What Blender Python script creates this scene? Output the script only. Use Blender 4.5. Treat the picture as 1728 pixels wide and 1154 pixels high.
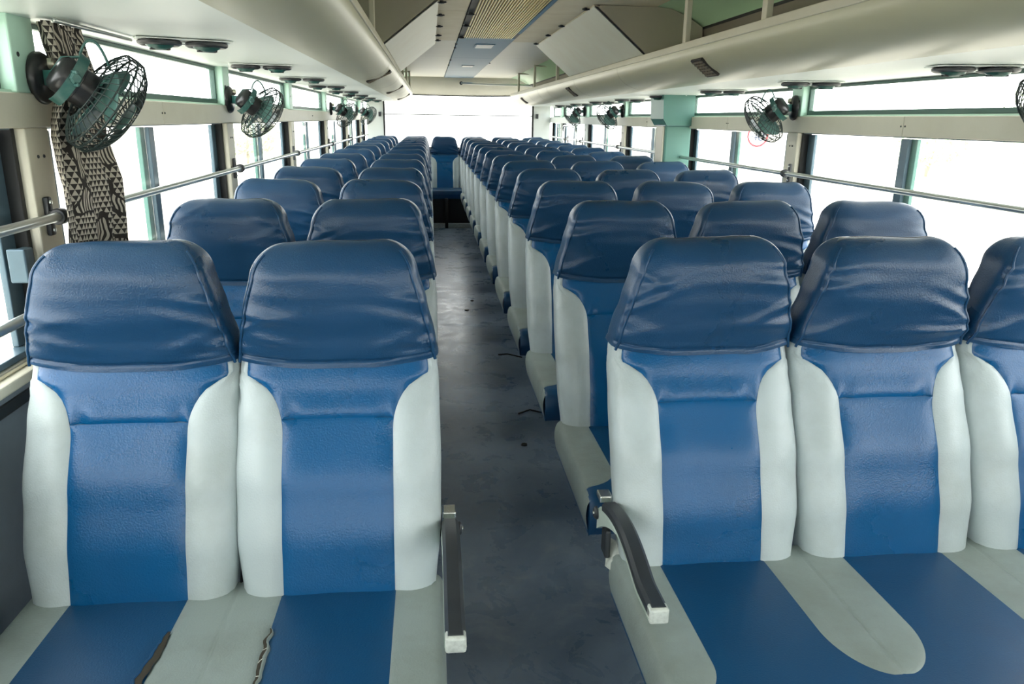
import bpy, bmesh, math, random
from math import sin, cos, pi, sqrt, radians as R
from mathutils import Vector, Matrix, noise

# ------------------------------------------------------------------ reset
for o in list(bpy.data.objects): bpy.data.objects.remove(o, do_unlink=True)
scene = bpy.context.scene
C = scene.collection
random.seed(11)

# ------------------------------------------------------------------ camera
FPX, YAW, PITCH, ROLL, CAM_H = 1289.62, .1073, .2836, .0148, 1.35
def camera():
    cy, sy, cp, sp = cos(YAW), sin(YAW), cos(PITCH), sin(PITCH)
    f = Vector((sy*cp, cy*cp, -sp)); r = Vector((cy, -sy, 0)); u = r.cross(f)
    r2 = cos(ROLL)*r + sin(ROLL)*u; u2 = -sin(ROLL)*r + cos(ROLL)*u
    cd = bpy.data.cameras.new('camera'); cd.sensor_width = 36; cd.lens = FPX/1728*36
    cd.clip_start = .02; cd.clip_end = 500
    co = bpy.data.objects.new('camera', cd); C.objects.link(co)
    m = Matrix((r2, u2, -f)).transposed().to_4x4(); m.translation = (0, 0, CAM_H)
    co.matrix_world = m
    scene.camera = co
camera()

# ------------------------------------------------------------------ sky and exposure: a bright white overcast
SKY = 6.0
w = bpy.data.worlds.new('overcast_sky'); scene.world = w; w.use_nodes = True
bg = w.node_tree.nodes['Background']; bg.inputs[0].default_value = (.97, 1.0, .98, 1); bg.inputs[1].default_value = SKY
vs = scene.view_settings
vs.view_transform = 'Standard'; vs.look = 'None'; vs.gamma = 1; vs.use_curve_mapping = False
vs.exposure = 0.15

# ------------------------------------------------------------------ dimensions of the bus (metres)
XL, XR, XM = -.84, 1.65, .405          # inner wall planes, middle
Y0, Y1 = -2.2, 10.85                   # front, rear wall
SILL = .85
HB = {'l': 1.318, 'r': 1.310}; HT = {'l': 1.388, 'r': 1.380}
UZ = {'l': 1.540, 'r': 1.510}          # underside of luggage rack
CEIL = 1.86
POSTS = [-1.50, .15, 1.80, 3.47, 5.02, 6.68, 8.33, 9.95]
PITCH_ROW, D0, DL1 = .749, 1.507, 1.464
SXL, SXR, WL, WR = .008, .375, .390, .399

# ------------------------------------------------------------------ materials
MATS = {}
def srgb(r, g, b):
    f = lambda c: c/12.92 if c <= .04045 else ((c+.055)/1.055)**2.4
    return (f(r/255), f(g/255), f(b/255), 1)
def mat(name, col, rough=.5, metal=0, var=.12, vscale=6, bump=0, bscale=200, spec=.5, coat=0, dirt=None, dscale=3, damount=.5, rvar=0, distort=0, sheen=0):
    m = bpy.data.materials.new(name); m.use_nodes = True; MATS[name] = m
    nt = m.node_tree; N = nt.nodes; L = nt.links
    b = N['Principled BSDF']; b.inputs['Metallic'].default_value = metal
    b.inputs['Specular IOR Level'].default_value = spec
    b.inputs['Coat Weight'].default_value = coat; b.inputs['Coat Roughness'].default_value = .25
    tc = N.new('ShaderNodeTexCoord')
    oi = N.new('ShaderNodeObjectInfo'); sc_ = N.new('ShaderNodeMath'); sc_.operation = 'MULTIPLY'; sc_.inputs[1].default_value = 41; L.new(oi.outputs['Random'], sc_.inputs[0])
    va = N.new('ShaderNodeVectorMath'); va.operation = 'ADD'; L.new(tc.outputs['Object'], va.inputs[0]); L.new(sc_.outputs[0], va.inputs[1]); VEC = va.outputs[0]
    nz = N.new('ShaderNodeTexNoise'); nz.inputs['Scale'].default_value = vscale; nz.inputs['Detail'].default_value = 6; nz.inputs['Distortion'].default_value = distort
    L.new(VEC, nz.inputs['Vector'])
    mx = N.new('ShaderNodeMix'); mx.data_type = 'RGBA'
    c = col
    mx.inputs[6].default_value = (c[0]*(1-var), c[1]*(1-var), c[2]*(1-var), 1)
    mx.inputs[7].default_value = (min(1, c[0]*(1+var)), min(1, c[1]*(1+var)), min(1, c[2]*(1+var)), 1)
    L.new(nz.outputs['Fac'], mx.inputs[0])
    out = mx.outputs[2]
    if dirt:
        n2 = N.new('ShaderNodeTexNoise'); n2.inputs['Scale'].default_value = dscale; n2.inputs['Detail'].default_value = 8; n2.inputs['Roughness'].default_value = .65
        L.new(VEC, n2.inputs['Vector'])
        rp = N.new('ShaderNodeValToRGB'); rp.color_ramp.elements[0].position = .42; rp.color_ramp.elements[1].position = .8
        rp.color_ramp.elements[0].color = (0, 0, 0, 1); rp.color_ramp.elements[1].color = (damount,)*3 + (1,)
        L.new(n2.outputs['Fac'], rp.inputs[0])
        m2 = N.new('ShaderNodeMix'); m2.data_type = 'RGBA'; m2.inputs[7].default_value = dirt
        L.new(rp.outputs[0], m2.inputs[0]); L.new(out, m2.inputs[6]); out = m2.outputs[2]
    L.new(out, b.inputs['Base Color'])
    if rvar:
        mr = N.new('ShaderNodeMapRange'); mr.inputs[3].default_value = max(.05, rough-rvar); mr.inputs[4].default_value = min(1, rough+rvar)
        L.new(nz.outputs['Fac'], mr.inputs[0]); L.new(mr.outputs[0], b.inputs['Roughness'])
    else: b.inputs['Roughness'].default_value = rough
    if bump:
        v = N.new('ShaderNodeTexNoise'); v.inputs['Scale'].default_value = bscale; v.inputs['Detail'].default_value = 3
        L.new(VEC, v.inputs['Vector'])
        bp = N.new('ShaderNodeBump'); bp.inputs['Strength'].default_value = bump; bp.inputs['Distance'].default_value = .002
        L.new(v.outputs['Fac'], bp.inputs['Height']); L.new(bp.outputs[0], b.inputs['Normal'])
    return m

mat('navy', srgb(24, 66, 102), .30, var=.14, vscale=7, bump=.35, bscale=330, spec=.5, rvar=.1, dirt=srgb(20, 52, 82), dscale=4, damount=.35)
mat('blue', srgb(0, 84, 136), .28, var=.10, vscale=5, bump=.30, bscale=300, spec=.5, rvar=.08, dirt=srgb(4, 66, 110), dscale=3.5, damount=.35)
mat('grey', srgb(186, 198, 200), .34, var=.05, vscale=5, bump=.28, bscale=280, spec=.45, rvar=.06, dirt=srgb(142, 148, 138), dscale=4, damount=.55)
mat('grey_worn', srgb(142, 154, 150), .5, var=.08, vscale=9, bump=.35, bscale=260, spec=.4, dirt=srgb(112, 118, 108), dscale=5, damount=.7)
mat('blue_seat', srgb(8, 68, 108), .42, var=.10, vscale=5, bump=.25, bscale=300, spec=.45, dirt=srgb(26, 62, 96), dscale=4, damount=.6)
mat('foam', srgb(58, 54, 44), .95, var=.3, vscale=60)
mat('thread', srgb(206, 208, 200), .9)
mat('black_plastic', srgb(46, 50, 54), .42, var=.15, vscale=20, bump=.1, bscale=500)
mat('rubber', srgb(22, 24, 26), .6, var=.2, vscale=30)
mat('steel_dark', srgb(60, 64, 66), .45, metal=.6, var=.2, vscale=20)
mat('beige', srgb(206, 203, 186), .45, var=.04, vscale=4, dirt=srgb(170, 164, 140), dscale=3, damount=.35)
mat('rack_paint', srgb(184, 184, 158), .36, var=.04, vscale=3, dirt=srgb(178, 172, 146), dscale=2.5, damount=.35)
mat('underside', srgb(236, 244, 238), .45, var=.03, vscale=3)
mat('mint', srgb(186, 222, 204), .4, var=.05, vscale=4)
mat('mint_deep', srgb(78, 126, 116), .4, var=.06, vscale=4)
mat('cove', srgb(178, 212, 176), .45, var=.06, vscale=3)
mat('slate', srgb(78, 100, 112), .35, metal=.3, var=.2, vscale=25)
mat('frame_green', srgb(62, 92, 84), .45, var=.1, vscale=10)
mat('wall_panel', srgb(120, 132, 142), .6, var=.08, vscale=4, dirt=srgb(96, 102, 104), dscale=5, damount=.5)
mat('white_panel', srgb(216, 222, 218), .5, var=.03, vscale=3)
mat('cream', srgb(226, 216, 190), .55, var=.05, vscale=3, dirt=srgb(196, 178, 138), dscale=5, damount=.5)
mat('ceil_white', srgb(234, 230, 216), .5, var=.03, vscale=3)
mat('ceil_blue', srgb(74, 116, 142), .5, var=.06, vscale=3, dirt=srgb(70, 108, 134), dscale=4, damount=.5)
mat('alu', srgb(214, 208, 188), .3, metal=.75, var=.06, vscale=6)
mat('alu_rib', srgb(232, 216, 160), .35, metal=.4, var=.1, vscale=8)
mat('chrome', srgb(206, 210, 208), .22, metal=.9, var=.05, vscale=8)
mat('rail_metal', srgb(196, 200, 196), .3, metal=.8, var=.1, vscale=12)
mat('fan_green', srgb(44, 92, 86), .38, var=.15, vscale=25, dirt=srgb(150, 160, 150), dscale=40, damount=.25)
mat('fan_black', srgb(34, 34, 36), .3, var=.1, vscale=10)
mat('guard_wire', srgb(30, 48, 46), .4, var=.15, vscale=25)
mat('blade', srgb(84, 122, 116), .4, var=.1, vscale=12)
mat('bracket_white', srgb(206, 212, 204), .45, var=.1, vscale=30, dirt=srgb(70, 70, 66), dscale=60, damount=.6)
mat('arm_metal', srgb(182, 196, 186), .4, var=.05, vscale=10, metal=.1)
mat('box_panel', srgb(214, 216, 200), .42, var=.04, vscale=3, dirt=srgb(184, 170, 140), dscale=3, damount=.35)
mat('box_end', srgb(170, 166, 148), .5, var=.06, vscale=4)
mat('rack_back', srgb(120, 112, 98), .6, var=.1, vscale=5)
mat('grille_dark', srgb(44, 42, 38), .5, var=.2, vscale=30)
mat('kick_dark', srgb(38, 36, 36), .6, var=.2, vscale=10)
mat('ground', srgb(214, 208, 194), .9, var=.08, vscale=.3)
mat('leaf', srgb(176, 188, 158), .7, var=.2, vscale=3)
mat('bark', srgb(170, 162, 146), .9)
mat('sign_white', srgb(245, 245, 245), .5)
mat('sign_red', srgb(176, 26, 44), .5)
mat('sign_grey', srgb(60, 70, 92), .5)
mat('post_grey', srgb(150, 152, 150), .5, metal=.3)

def floor_material():
    m = bpy.data.materials.new('floor_vinyl'); m.use_nodes = True; MATS['floor'] = m
    nt = m.node_tree; N = nt.nodes; L = nt.links; b = N['Principled BSDF']
    tc = N.new('ShaderNodeTexCoord')
    def nz(s, d, dist=0):
        n = N.new('ShaderNodeTexNoise'); n.inputs['Scale'].default_value = s; n.inputs['Detail'].default_value = d; n.inputs['Roughness'].default_value = .65
        n.inputs['Distortion'].default_value = dist; L.new(tc.outputs['Object'], n.inputs['Vector']); return n
    a = nz(2.0, 8, .4); c = nz(6.5, 9, .5); e = nz(60, 4)
    r1 = N.new('ShaderNodeValToRGB'); r1.color_ramp.elements[0].position = .34; r1.color_ramp.elements[1].position = .68
    r1.color_ramp.elements[0].color = srgb(104, 122, 144); r1.color_ramp.elements[1].color = srgb(148, 166, 184); L.new(a.outputs['Fac'], r1.inputs[0])
    r2 = N.new('ShaderNodeValToRGB'); r2.color_ramp.elements[0].position = .55; r2.color_ramp.elements[1].position = .74
    r2.color_ramp.elements[0].color = (0, 0, 0, 1); r2.color_ramp.elements[1].color = (.8,)*3+(1,); L.new(c.outputs['Fac'], r2.inputs[0])
    mx = N.new('ShaderNodeMix'); mx.data_type = 'RGBA'; mx.inputs[7].default_value = srgb(166, 176, 184)
    L.new(r2.outputs[0], mx.inputs[0]); L.new(r1.outputs[0], mx.inputs[6])
    L.new(mx.outputs[2], b.inputs['Base Color'])
    mr = N.new('ShaderNodeMapRange'); mr.inputs[3].default_value = .10; mr.inputs[4].default_value = .50; b.inputs['Specular IOR Level'].default_value = .7; L.new(c.outputs['Fac'], mr.inputs[0]); L.new(mr.outputs[0], b.inputs['Roughness'])
    bp = N.new('ShaderNodeBump'); bp.inputs['Strength'].default_value = .06; bp.inputs['Distance'].default_value = .002
    L.new(c.outputs['Fac'], bp.inputs['Height']); L.new(bp.outputs[0], b.inputs['Normal'])
floor_material()

def glass_material(name, dust, tint=(1, 1, 1, 1)):
    m = bpy.data.materials.new(name); m.use_nodes = True; MATS[name] = m
    nt = m.node_tree; N = nt.nodes; L = nt.links
    for n in list(N):
        if n.type != 'OUTPUT_MATERIAL': N.remove(n)
    out = [n for n in N if n.type == 'OUTPUT_MATERIAL'][0]
    tr = N.new('ShaderNodeBsdfTransparent'); tr.inputs[0].default_value = tint
    gl = N.new('ShaderNodeBsdfGlossy'); gl.inputs['Roughness'].default_value = .05
    tl = N.new('ShaderNodeBsdfTranslucent'); tl.inputs[0].default_value = (.95, .98, .96, 1)
    fr = N.new('ShaderNodeFresnel'); fr.inputs[0].default_value = 1.14
    m1 = N.new('ShaderNodeMixShader'); m2 = N.new('ShaderNodeMixShader')
    tc = N.new('ShaderNodeTexCoord'); nz = N.new('ShaderNodeTexNoise'); nz.inputs['Scale'].default_value = 4; nz.inputs['Detail'].default_value = 5
    L.new(tc.outputs['Object'], nz.inputs['Vector'])
    mp = N.new('ShaderNodeMapRange'); mp.inputs[3].default_value = dust*.7; mp.inputs[4].default_value = dust*1.3; L.new(nz.outputs['Fac'], mp.inputs[0])
    L.new(mp.outputs[0], m1.inputs[0]); L.new(tr.outputs[0], m1.inputs[1]); L.new(tl.outputs[0], m1.inputs[2])
    ge = N.new('ShaderNodeNewGeometry'); inv = N.new('ShaderNodeMath'); inv.operation = 'SUBTRACT'; inv.inputs[0].default_value = 1; L.new(ge.outputs['Backfacing'], inv.inputs[1])
    mu = N.new('ShaderNodeMath'); mu.operation = 'MULTIPLY'; L.new(fr.outputs[0], mu.inputs[0]); L.new(inv.outputs[0], mu.inputs[1])
    L.new(mu.outputs[0], m2.inputs[0]); L.new(m1.outputs[0], m2.inputs[1]); L.new(gl.outputs[0], m2.inputs[2])
    L.new(m2.outputs[0], out.inputs[0])
glass_material('glass', .008)
glass_material('glass_rear', .008)

def curtain_material():
    m = bpy.data.materials.new('curtain_print'); m.use_nodes = True; MATS['curtain'] = m
    nt = m.node_tree; N = nt.nodes; L = nt.links; b = N['Principled BSDF']; b.inputs['Roughness'].default_value = .85
    uv = N.new('ShaderNodeUVMap'); uv.uv_map = 'UVMap'
    sep = N.new('ShaderNodeSeparateXYZ'); L.new(uv.outputs[0], sep.inputs[0])
    def M(op, a, bb=None, c=None):
        n = N.new('ShaderNodeMath'); n.operation = op
        for i, v in enumerate((a, bb, c)):
            if v is None: continue
            if isinstance(v, (int, float)): n.inputs[i].default_value = v
            else: L.new(v, n.inputs[i])
        return n.outputs[0]
    T = 1/.0125                                 # triangle cell of about 16 mm
    vv = M('MULTIPLY', sep.outputs[1], T); row = M('FLOOR', vv); fv = M('SUBTRACT', vv, row)
    uu = M('ADD', M('MULTIPLY', sep.outputs[0], T), M('MULTIPLY', row, .5)); fu = M('FRACT', uu)
    tri = M('ABSOLUTE', M('SUBTRACT', M('MULTIPLY', fu, 2), 1))
    tmask = M('LESS_THAN', M('ADD', tri, fv), 1.0)
    # leafy figure areas: distorted wave lines inside big noise blobs
    nz = N.new('ShaderNodeTexNoise'); nz.inputs['Scale'].default_value = 9; nz.inputs['Detail'].default_value = 1; L.new(uv.outputs[0], nz.inputs['Vector'])
    area = M('GREATER_THAN', nz.outputs['Fac'], .56)
    edge = M('LESS_THAN', M('ABSOLUTE', M('SUBTRACT', nz.outputs['Fac'], .56)), .014)
    wv = N.new('ShaderNodeTexWave'); wv.inputs['Scale'].default_value = 30; wv.inputs['Distortion'].default_value = 14; wv.inputs['Detail'].default_value = 1; wv.inputs['Detail Scale'].default_value = .6
    L.new(uv.outputs[0], wv.inputs['Vector'])
    wm = M('GREATER_THAN', wv.outputs['Fac'], .52)
    mixv = M('ADD', M('MULTIPLY', area, wm), M('MULTIPLY', M('SUBTRACT', 1, area), tmask))
    mixv = M('MULTIPLY', mixv, M('SUBTRACT', 1, edge))
    mx = N.new('ShaderNodeMix'); mx.data_type = 'RGBA'; mx.inputs[6].default_value = srgb(44, 40, 36); mx.inputs[7].default_value = srgb(188, 180, 166)
    L.new(mixv, mx.inputs[0]); L.new(mx.outputs[2], b.inputs['Base Color'])
curtain_material()

def scuffed_navy():
    m = MATS['navy'].copy(); m.name = 'navy_scuffed'; MATS['navy_scuffed'] = m
    nt = m.node_tree; N = nt.nodes; L = nt.links; b = N['Principled BSDF']
    src = b.inputs['Base Color'].links[0].from_socket
    tc = N.new('ShaderNodeTexCoord'); mp = N.new('ShaderNodeMapping'); mp.inputs['Location'].default_value = (-.055, -.02, -1.065); mp.inputs['Scale'].default_value = (1, .5, 1.7)
    L.new(tc.outputs['Object'], mp.inputs[0])
    ln = N.new('ShaderNodeVectorMath'); ln.operation = 'LENGTH'; L.new(mp.outputs[0], ln.inputs[0])
    nz = N.new('ShaderNodeTexNoise'); nz.inputs['Scale'].default_value = 45; nz.inputs['Detail'].default_value = 5; L.new(tc.outputs['Object'], nz.inputs[0])
    a = N.new('ShaderNodeMath'); a.operation = 'MULTIPLY_ADD'; a.inputs[1].default_value = .09; L.new(nz.outputs['Fac'], a.inputs[0]); L.new(ln.outputs['Value'], a.inputs[2])
    lt = N.new('ShaderNodeMath'); lt.operation = 'LESS_THAN'; lt.inputs[1].default_value = .078; L.new(a.outputs[0], lt.inputs[0])
    mx = N.new('ShaderNodeMix'); mx.data_type = 'RGBA'; mx.inputs[7].default_value = srgb(26, 36, 48)
    L.new(lt.outputs[0], mx.inputs[0]); L.new(src, mx.inputs[6]); L.new(mx.outputs[2], b.inputs['Base Color'])
scuffed_navy()

# ------------------------------------------------------------------ mesh helpers
class MB:
    def __init__(s): s.v = []; s.f = []; s.uv = None
    def add(s, vs, fs):
        n = len(s.v); s.v += [tuple(p) for p in vs]; s.f += [tuple(i+n for i in f) for f in fs]; return s
    def box(s, a, b, bev=0, M=None):
        x0, x1 = sorted((a[0], b[0])); y0, y1 = sorted((a[1], b[1])); z0, z1 = sorted((a[2], b[2]))
        if bev <= 0:
            vs = [(x, y, z) for x in (x0, x1) for y in (y0, y1) for z in (z0, z1)]
            fs = [(0, 1, 3, 2), (4, 6, 7, 5), (0, 4, 5, 1), (2, 3, 7, 6), (0, 2, 6, 4), (1, 5, 7, 3)]
        else:
            bm = bmesh.new(); bmesh.ops.create_cube(bm, size=1)
            for q in bm.verts: q.co = ((x0+x1)/2+q.co.x*(x1-x0), (y0+y1)/2+q.co.y*(y1-y0), (z0+z1)/2+q.co.z*(z1-z0))
            bmesh.ops.bevel(bm, geom=bm.edges[:], offset=bev, segments=2, profile=.5, affect='EDGES')
            bm.verts.index_update(); vs = [tuple(q.co) for q in bm.verts]; fs = [tuple(q.index for q in f.verts) for f in bm.faces]; bm.free()
        if M is not None: vs = [tuple(M @ Vector(p)) for p in vs]
        return s.add(vs, fs)
    def grid(s, rows, closed=False, caps=False):
        n = len(rows[0]); vs = [p for r in rows for p in r]; fs = []
        for i in range(len(rows)-1):
            for j in range(n if closed else n-1):
                k = (j+1) % n; fs.append((i*n+j, i*n+k, (i+1)*n+k, (i+1)*n+j))
        if caps: fs.append(tuple(reversed(range(n)))); fs.append(tuple((len(rows)-1)*n+j for j in range(n)))
        return s.add(vs, fs)
    def tube(s, path, r, seg=10, closed=False, caps=True):
        pts = [Vector(p) for p in path]; n = len(pts); rows = []
        t0 = (pts[1]-pts[0]).normalized(); up = Vector((0, 0, 1)) if abs(t0.z) < .9 else Vector((1, 0, 0))
        nrm = (up - t0*up.dot(t0)).normalized()
        for i in range(n):
            if closed: t = (pts[(i+1) % n]-pts[i-1]).normalized()
            else: t = (pts[min(i+1, n-1)]-pts[max(i-1, 0)]).normalized()
            nrm = (nrm - t*nrm.dot(t)).normalized(); bi = t.cross(nrm)
            rr = r[i] if isinstance(r, (list, tuple)) else r
            rows.append([tuple(pts[i] + (nrm*cos(2*pi*k/seg)+bi*sin(2*pi*k/seg))*rr) for k in range(seg)])
        if closed: rows.append(rows[0])
        return s.grid(rows, True, caps and not closed)
    def lathe(s, prof, seg=24, M=None):     # prof: (radius, z)
        rows = [[(r*cos(2*pi*k/seg), r*sin(2*pi*k/seg), z) for k in range(seg)] for r, z in prof]
        if M is not None: rows = [[tuple(M @ Vector(p)) for p in r] for r in rows]
        return s.grid(rows, True, True)
    def prism(s, poly, y0, y1):             # poly of (x,z), extruded along Y
        n = len(poly); vs = [(x, y0, z) for x, z in poly] + [(x, y1, z) for x, z in poly]
        fs = [(i, (i+1) % n, n+(i+1) % n, n+i) for i in range(n)] + [tuple(reversed(range(n))), tuple(range(n, 2*n))]
        return s.add(vs, fs)
    def sheet(s, line, y0, y1, t=.006, ny=1):   # polyline of (x,z) with thickness t, extruded along Y
        L2 = [Vector((p[0], p[1])) for p in line]; off = []
        for i in range(len(L2)):
            d = (L2[min(i+1, len(L2)-1)]-L2[max(i-1, 0)]).normalized(); off.append(L2[i]+Vector((-d.y, d.x))*t)
        return s.prism([tuple(p) for p in L2]+[tuple(p) for p in reversed(off)], y0, y1)
    def mesh(s, name, m, smooth=False, angle=None):
        me = bpy.data.meshes.new(name); me.from_pydata(s.v, [], s.f); me.update()
        bm = bmesh.new(); bm.from_mesh(me); bmesh.ops.recalc_face_normals(bm, faces=bm.faces[:]); bm.to_mesh(me); bm.free()
        me.materials.append(MATS[m])
        if smooth:
            me.polygons.foreach_set('use_smooth', [True]*len(me.polygons))
            if angle: me.set_sharp_from_angle(angle=angle)
        return me
    def build(s, name, m, parent=None, smooth=False, angle=None):
        return link(name, s.mesh(name, m, smooth, angle), parent)
def link(name, me, parent=None):
    o = bpy.data.objects.new(name, me); C.objects.link(o)
    if parent: o.parent = parent
    return o
def tag(o, label=None, cat=None, group=None, kind=None):
    if label: o['label'] = label
    if cat: o['category'] = cat
    if group: o['group'] = group
    if kind: o['kind'] = kind
    return o
def empty(name, loc=(0, 0, 0), **k):
    o = bpy.data.objects.new(name, None); C.objects.link(o); o.location = loc; o.empty_display_size = .1
    return tag(o, **k)
def copy_tree(o, parent=None):
    c = o.copy(); C.objects.link(c); c.parent = parent
    for ch in list(o.children): copy_tree(ch, c)
    return c
def struct(o, label=None, cat=None): return tag(o, label, cat, kind='structure')
SM = R(40)

# ------------------------------------------------------------------ SETTING: floor, walls, windows, ceiling
fl = MB().box((XL-.05, Y0, -.06), (XR+.05, Y1+.1, 0)).build('floor', 'floor')
struct(fl, 'worn blue grey vinyl floor of the bus aisle', 'floor')

def side(k):
    """one side wall; inward offset i -> x"""
    X = (lambda i: XL+i) if k == 'l' else (lambda i: XR-i)
    side_word = 'left' if k == 'l' else 'right'
    hb, ht, uz = HB[k], HT[k], UZ[k]
    wall = MB().box((X(0), Y0, 0), (X(-.06), Y1, SILL-.03)).build('wall_'+side_word, 'wall_panel')
    struct(wall, 'blue grey lower side panel of the bus, %s' % ('below the curtain' if k == 'l' else 'beyond the three-seat benches'), 'wall')
    MB().box((X(.012), Y0, SILL-.035), (X(-.07), Y1, SILL-.012), .004).build('sill', 'beige', wall)
    MB().box((X(-.01), Y0, SILL-.012), (X(-.07), Y1, SILL), .003).build('sill_track', 'alu', wall)
    MB().box((X(.006), Y0, SILL-.075), (X(0), Y1, SILL-.05), .002).build('trim_strip', 'steel_dark', wall)
    # header beam between lower and upper windows, in lengths that meet between the posts
    joints = [Y0]+[2.62+1.65*i for i in range(-2, 5)]+[Y1] if k == 'r' else [Y0]+[p+.82 for p in POSTS[:-1]]+[Y1]
    for a, b in zip(joints[:-1], joints[1:]):
        hbm = MB().box((X(.004), a+.0008, hb), (X(-.065), b-.0008, ht), .003).build('header_beam', 'beige' if b < 8.5 or k == 'l' else 'white_panel', wall)
        for yy in (a+.012, b-.012):
            MB().lathe([(.0035, 0), (.003, .002), (.001, .003)], 10, Matrix.Translation((X(.004), yy, (hb+ht)/2)) @ Matrix.Rotation(pi/2 if k == 'l' else -pi/2, 4, 'Y')).build('screw', 'steel_dark', hbm)
    MB().box((X(-.012), Y0, ht), (X(-.05), Y1, ht+.006)).build('ledge', 'mint', wall)
    for p in POSTS:
        lo = MB().box((X(0), p-.052, SILL-.012), (X(-.065), p+.052, hb), .004).build('post', 'beige' if p < 8 or k == 'l' else 'white_panel', wall)
        for dy in (-.012, .014):
            MB().lathe([(.004, 0), (.0035, .002), (.001, .003)], 10, Matrix.Translation((X(0), p+dy, hb-.06)) @ Matrix.Rotation(pi/2 if k == 'l' else -pi/2, 4, 'Y')).build('screw', 'steel_dark', lo)
        up = MB().box((X(0), p-.055, ht), (X(-.065), p+.05, uz+.02), .004).build('upper_post', 'mint', wall)
        MB().lathe([(.005, 0), (.005, .001)], 10, Matrix.Translation((X(0), p-.03, (ht+uz)/2)) @ Matrix.Rotation(pi/2 if k == 'l' else -pi/2, 4, 'Y')).build('bolt_hole', 'rubber', up)
    # outer body skin above the upper windows
    MB().box((X(-.03), Y0, uz-.004), (X(-.065), Y1, 1.76)).build('upper_body', 'white_panel', wall)
    return wall
wall_l = side('l'); wall_r = side('r')

NWIN = [0]
def window(k, y0, y1, z0, z1, upper):
    X = (lambda i: XL+i) if k == 'l' else (lambda i: XR-i)
    NWIN[0] += 1
    e = empty('window_%d' % NWIN[0], (X(-.035), (y0+y1)/2, z0))
    where = 'curtain side' if k == 'l' else 'far right side'
    num = {0: 'first', 1: 'second', 2: 'third', 3: 'fourth', 4: 'fifth', 5: 'sixth', 6: 'seventh', 7: 'eighth', 8: 'ninth'}
    idx = sum(1 for p in POSTS if p < (y0+y1)/2)
    struct(e, '%s window of the bus on the %s, %s bay from the front' % ('narrow upper' if upper else 'sliding', where, num[idx]), 'window')
    inv = Matrix.Translation(-Vector(e.location))
    def b(name, a, c, m, bev=0, par=e):
        o = MB().box(a, c, bev).build(name, m, par)
        if par is e: o.matrix_local = inv
        return o
    if upper:
        t = .014
        b('frame_bar', (X(-.03), y0, z0), (X(-.05), y1, z0+.018), 'frame_green', .002)
        b('frame_bar', (X(-.03), y0, z1-t), (X(-.05), y1, z1), 'frame_green', .002)
        b('frame_bar', (X(-.03), y0, z0+.018), (X(-.05), y0+t, z1-t), 'frame_green', .002)
        b('frame_bar', (X(-.03), y1-t, z0+.018), (X(-.05), y1, z1-t), 'frame_green', .002)
        b('pane', (X(-.038), y0+t-.004, z0+.014), (X(-.042), y1-t+.004, z1-t+.004), 'glass')
        return
    t = .016
    b('rubber_seal', (X(-.02), y0, z0), (X(-.06), y0+t, z1), 'rubber', .002)
    b('rubber_seal', (X(-.02), y1-t, z0), (X(-.06), y1, z1), 'rubber', .002)
    b('frame_bar', (X(-.02), y0+t, z0), (X(-.06), y1-t, z0+.014), 'slate', .002)
    b('frame_bar', (X(-.02), y0+t, z1-.004), (X(-.06), y1-t, z1), 'slate', .002)
    ym = (y0+y1)/2-.06 if k == 'l' else (y0+y1)/2
    # two sliding sashes that overlap in the middle
    for i, (a, c, dx) in enumerate(((y0+t, ym+.035, -.028), (ym-.035, y1-t, -.046))):
        s1, s2 = (.05, .045) if i == 0 else (.045, .055)
        st = b('stile', (X(dx), a, z0+.014), (X(dx-.014), a+(s1 if i == 0 else .04), z1-.008), 'slate' if i == 0 else 'mint_deep', .002)
        st = b('stile', (X(dx), c-s2, z0+.014), (X(dx-.014), c, z1-.008), 'slate', .002)
        b('pane', (X(dx-.005), a+.03, z0+.012), (X(dx-.009), c-.03, z1-.006), 'glass')
for k in 'lr':
    for a, c in zip(POSTS[:-1], POSTS[1:]):
        window(k, a+.052, c-.052, SILL, HB[k], False)
        window(k, a+.05, c-.055, HT[k]+.006, UZ[k], True)
    window(k, POSTS[-1]+.052, Y1-.1, SILL, HB[k], False)
    window(k, POSTS[-1]+.05, Y1-.1, HT[k]+.006, UZ[k], True)

# window latch on the sash beside the curtain
la = MB().box((XL-.028, 1.655, 1.01), (XL-.004, 1.715, 1.075), .004).box((XL-.024, 1.645, 1.01), (XL+.012, 1.66, 1.08), .003).build('window_latch', 'slate')
tag(la, 'slate metal pull latch on the first window sash beside curtain post', 'latch')

# front and rear walls
wf = MB().box((XL-.05, Y0-.05, 0), (XR+.05, Y0, 1.05)).box((XL-.05, Y0-.05, 1.55), (XR+.05, Y0, 1.95)).box((XL-.05, Y0-.05, 1.05), (XL+.2, Y0, 1.55)).box((XR-.2, Y0-.05, 1.05), (XR+.05, Y0, 1.55)).build('wall_front', 'white_panel')  # behind the camera, unseen; opening kept small to hold back frontal light
struct(wf, 'unseen front bulkhead of the bus around a windscreen opening narrowed to limit light', 'wall')
wr = MB().box((XL-.06, Y1, 0), (XR+.06, Y1+.06, .96)).build('wall_rear', 'white_panel')
struct(wr, 'pale rear wall of the bus behind the last bench', 'wall')
MB().box((XL, Y1-.03, .9), (-.615, Y1+.05, 1.7), .006).build('corner_panel', 'white_panel', wr)
MB().box((1.415, Y1-.03, .9), (XR, Y1+.05, 1.7), .006).build('corner_panel', 'white_panel', wr)
rows = []
for i in range(9):
    t = i/8; rows.append([(XL+(XR-XL)*j/20, 10.45+.30*t**1.5, CEIL-(CEIL-1.672+.034*(1-((j-10)/10)**2))*t) for j in range(21)])
rp = MB().grid(rows).grid([[(x, y+.02, z) for x, y, z in r] for r in rows]).grid([rows[-1], [(x, y+.02, z) for x, y, z in rows[-1]]])
rp.build('rear_header', 'beige', wr, True)
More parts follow.
